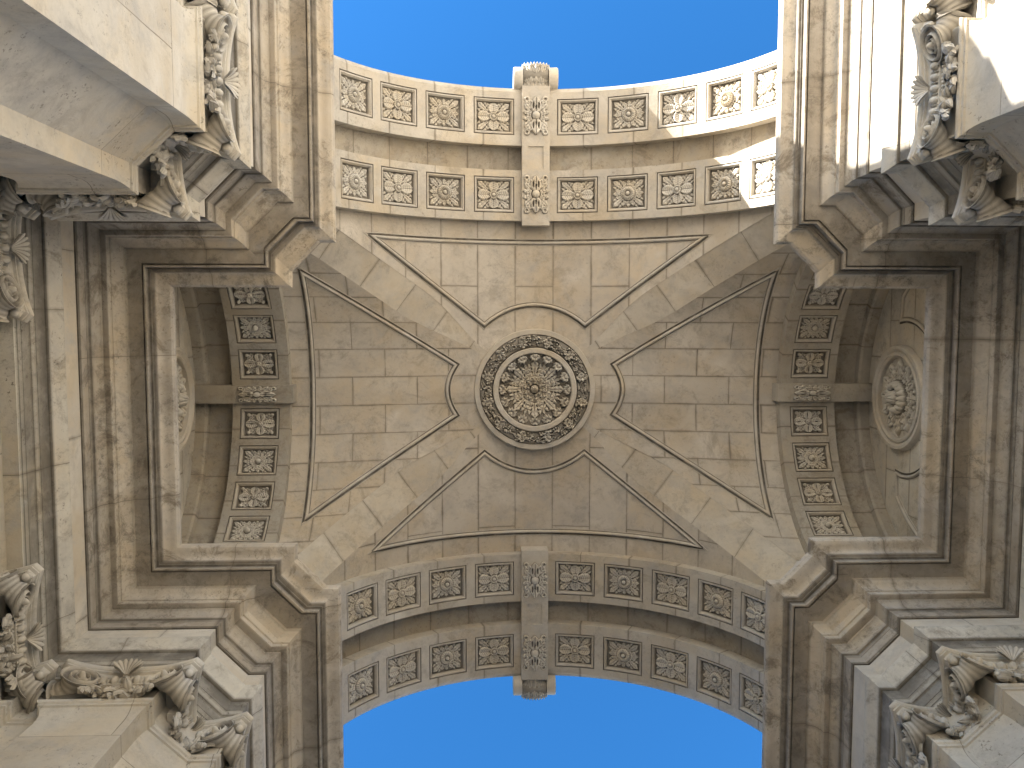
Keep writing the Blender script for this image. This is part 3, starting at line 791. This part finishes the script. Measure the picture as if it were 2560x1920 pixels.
def echinus_mesh():
    """egg row and bead row of one (+x) face"""
    mb = MB()
    def ell(c, r, n=12, m=8):
        A = [[(c[0] + r[0] * math.sin(u) * math.cos(v), c[1] + r[1] * math.sin(u) * math.sin(v), c[2] + r[2] * math.cos(u)) for v in np.linspace(0, 2 * PI, n, endpoint=False)] for u in np.linspace(.02, PI - .02, m)]
        mb.grid(A, wrap=True)
    mb.box((.40, -.25, 7.60), (.475, .25, 7.66)); mb.box((.40, -.25, 7.66), (.50, .25, 7.80))
    for y in (-.20, -.10, 0, .10, .20): ell((.505, y, 7.725), (.045, .036, .055))
    for y in np.linspace(-.24, .24, 6): ell((.50, y, 7.725), (.035, .009, .055), 6, 6)
    for y in np.linspace(-.24, .24, 15): ell((.482, y, 7.632), (.017, .015, .015), 8, 6)
    return autosmooth(mb.done("egg_moulding", M_cap), 60)
def garland_mesh(seed):
    rg = random.Random(seed); mb = MB()
    for k in range(30):
        t = rg.uniform(-1, 1); y = .25 * t; z = 7.495 + .05 * t * t + rg.uniform(-.035, .03)
        d = (rg.uniform(0, .5), rg.uniform(-.9, .9), rg.uniform(-1, .3)); nr = (1, rg.uniform(-.5, .5), rg.uniform(-.9, .1))
        blob_leaf(mb, (.462 + rg.uniform(0, .04), y, z), d, nr, rg.uniform(.10, .15), rg.uniform(.026, .042), g=rg.uniform(0, .25))
    for k in range(34):
        t = rg.uniform(-1, 1); r = rg.uniform(.013, .024); c = (.47 + rg.uniform(0, .05), .25 * t, 7.48 + .05 * t * t + rg.uniform(-.03, .04))
        A = [[(c[0] + r * math.sin(u) * math.cos(v), c[1] + r * math.sin(u) * math.sin(v), c[2] + r * math.cos(u)) for v in np.linspace(0, 2 * PI, 8, endpoint=False)] for u in np.linspace(.02, PI - .02, 6)]
        mb.grid(A, wrap=True, G=[[.3] * 8] * 6)
    for s in (-1, 1):   # pendants at the volutes
        for k in range(7):
            blob_leaf(mb, (.50 + rg.uniform(0, .05), s * (.27 + rg.uniform(-.03, .03)), 7.53 + rg.uniform(-.04, .01)), (.3, rg.uniform(-.5, .5), -1 + rg.uniform(-.2, .4)), (1, s * .4, -.3), rg.uniform(.10, .15), rg.uniform(.028, .042), g=rg.uniform(0, .2))
    return autosmooth(mb.done("garland", M_cap), 60)
bell = MB(); bell.box((-.45, -.45, 7.40), (.45, .45, 7.83))
m_bell = bell.done("bell", M_cap); m_ab = abacus_mesh(); m_vo = volute_mesh(); m_sh = shell_mesh(); m_ec = echinus_mesh(); m_ga = [garland_mesh(s) for s in (1, 2, 3)]
n_cap = 0
def capital(cx, cy, faces, corners, shift=0.0):
    global n_cap
    c = obj("capital", m_bell, arch, (cx, cy, 0)); n_cap += 1
    sh = (shift, 0, 0)
    obj("abacus", m_ab, c, sh)
    for a in corners: obj("volute", m_vo, c, sh, (0, 0, a * PI / 2))
    for f in faces:
        obj("egg_moulding", m_ec, c, sh, (0, 0, f * PI / 2)); obj("shell", m_sh, c, sh, (0, 0, f * PI / 2))
        obj("garland", m_ga[(n_cap + f) % 3], c, sh, (0, 0, f * PI / 2))
# faces: 0=+x 1=+y 2=-x 3=-y ; corners: 0=(+,+) 1=(-,+) 2=(-,-) 3=(+,-)
for sx in (-1, 1):
    for sy in (-1, 1):
        fx = 2 if sx > 0 else 0; fy = 3 if sy > 0 else 1
        cn = {(1, 1): 0, (-1, 1): 1, (-1, -1): 2, (1, -1): 3}
        inn = cn[(-sx, -sy)]; other = cn[(sx, -sy)]; farc = cn[(-sx, sy)]
        capital(sx * 4.205, sy * 2.63, [fy, fx], [inn, other], shift=-sx * .12)
        capital(sx * 3.648, sy * 3.157, [fx, fy], [inn, farc])
        capital(sx * 3.648, sy * 4.39, [fx], [inn, farc])
        capital(sx * 5.50, sy * 1.73, [fx], [inn, farc])
        capital(sx * 5.405, sy * 2.63, [fy], [inn])

# ------------------------------------------------------------------ outer masonry: facades, attic, columns in front with added shadow blocks
fac = MB()
for sy in (-1, 1):
    y = sy * 4.67; ths = np.linspace(-PI / 2, PI / 2, 61); rr = R + .17
    A = [[(rr * math.sin(t), y, ZC + rr * math.cos(t)) for t in ths], [(max(-9, min(9, 14 * math.sin(t))), y, min(19, 10 + 14 * math.cos(t))) for t in ths]]
    fac.grid(A, U=[[(p[0], p[2]) for p in r] for r in A])
    for sx in (-1, 1):
        V = [(sx * rr, y, ZC), (sx * 9, y, ZC), (sx * 9, y, -1.6), (sx * rr, y, -1.6)]; fac.add(V, [(0, 1, 2, 3)], [(v[0], v[2]) for v in V])
    V = [(-9, y, 10), (9, y, 10), (9, y, 19), (-9, y, 19)]
for V in ([(-9, -4.67, -1.6), (-9, 4.67, -1.6), (-9, 4.67, 19), (-9, -4.67, 19)], [(9, -4.67, -1.6), (9, 4.67, -1.6), (9, 4.67, 19), (9, -4.67, 19)],
          [(-9, -4.67, 19), (9, -4.67, 19), (9, 4.67, 19), (-9, 4.67, 19)]):
    fac.add(V, [(0, 1, 2, 3)], [(v[0] + v[1], v[2]) for v in V])
obj("facade_wall", fac.done("facade_wall", M_wall), arch)
def column_blocker(cx, cy):
    mb = MB(); prof = [(.78, -1.6), (.78, -1.0), (.68, -.9), (.72, -.75), (.6, -.6), (.58, -.5)] + [(.58 - .07 * (z / 13) ** 1.5, z) for z in np.linspace(0, 11.6, 14)] + [(.54, 11.7), (.50, 11.8), (.52, 12.3), (.55, 12.75), (.56, 12.9)]
    A = [[(cx + r * math.cos(t), cy + r * math.sin(t), z) for t in np.linspace(0, 2 * PI, 40, endpoint=False)] for r, z in prof]
    mb.grid(A, wrap=True, U=[[(r * t, z) for t in np.linspace(0, 2 * PI, 40, endpoint=False)] for r, z in prof])
    s = 1 if cy > 0 else -1
    def blk(ya, yb, za_, zb_, hx): y0, y1 = sorted((s * ya, s * yb)); mb.box((cx - hx, y0, za_), (cx + hx, y1, zb_))
    blk(4.68, 7.95, 12.9, 14.6, .55); blk(7.0, 7.95, 11.8, 12.9, .57); blk(6.9, 8.9, 11.15, 11.8, .60); blk(6.9, 8.5, 10.8, 11.15, .56); blk(6.9, 8.05, -1.6, 10.8, .53)  # unseen blocks added to the column, shaped to shadow the opposite pier
    obj("column_blocker", autosmooth(mb.done("column_blocker", M_shaft), 35), arch)
for sx in (-1, 1):
    for sy in (-1, 1): column_blocker(sx * 4.77, sy * 6.9)
# side wings of the building and separate street blocks, all out of view
for sx in (-1, 1):
    mb = MB(); x0, x1 = sorted((sx * 9.01, sx * 70)); mb.box((x0, -3.2, -1.6), (x1, 12, 13.5)); mb.box((x0, -3.5, 13.5), (x1, 12.3, 14.2))
    for k in range(12):
        for z in (0, 5, 9.5): xx = sx * (12 + k * 4.6); mb.box((xx - .8, -3.32, z), (xx + .8, -3.18, z + 2.6))
    x0, x1 = sorted((sx * 8.2, sx * 24)); mb.box((x0, 12.4, -1.6), (x1, 75, 15.5)); mb.box((x0 - .3, 12.3, 15.5), (x1 + .3, 75.2, 16.0))  # street blocks, not wings: unseen, added to darken the street side
    obj("side_wing_street_block", mb.done("side_wing_street_block", M_wall), arch)

# ------------------------------------------------------------------ ground
def ground_mat():
    m = bpy.data.materials.new("paving"); m.use_nodes = True; t = m.node_tree; N = t.nodes; Lk = t.links.new; b = N["Principled BSDF"]
    geo = N.new("ShaderNodeNewGeometry"); k = N.new("ShaderNodeTexBrick"); Lk(geo.outputs["Position"], k.inputs["Vector"]); k.inputs["Scale"].default_value = 1
    k.inputs["Brick Width"].default_value = .14; k.inputs["Row Height"].default_value = .1; k.inputs["Mortar Size"].default_value = .006
    k.inputs["Color1"].default_value = (.58, .51, .405, 1); k.inputs["Color2"].default_value = (.49, .43, .34, 1); k.inputs["Mortar"].default_value = (.2, .17, .13, 1)
    Lk(k.outputs["Color"], b.inputs["Base Color"]); b.inputs["Roughness"].default_value = .8; return m
mb = MB(); mb.add([(-600, -600, -1.6), (600, -600, -1.6), (600, 600, -1.6), (-600, 600, -1.6)], [(0, 1, 2, 3)])
g = obj("ground", mb.done("ground", ground_mat())); g['kind'] = 'structure'
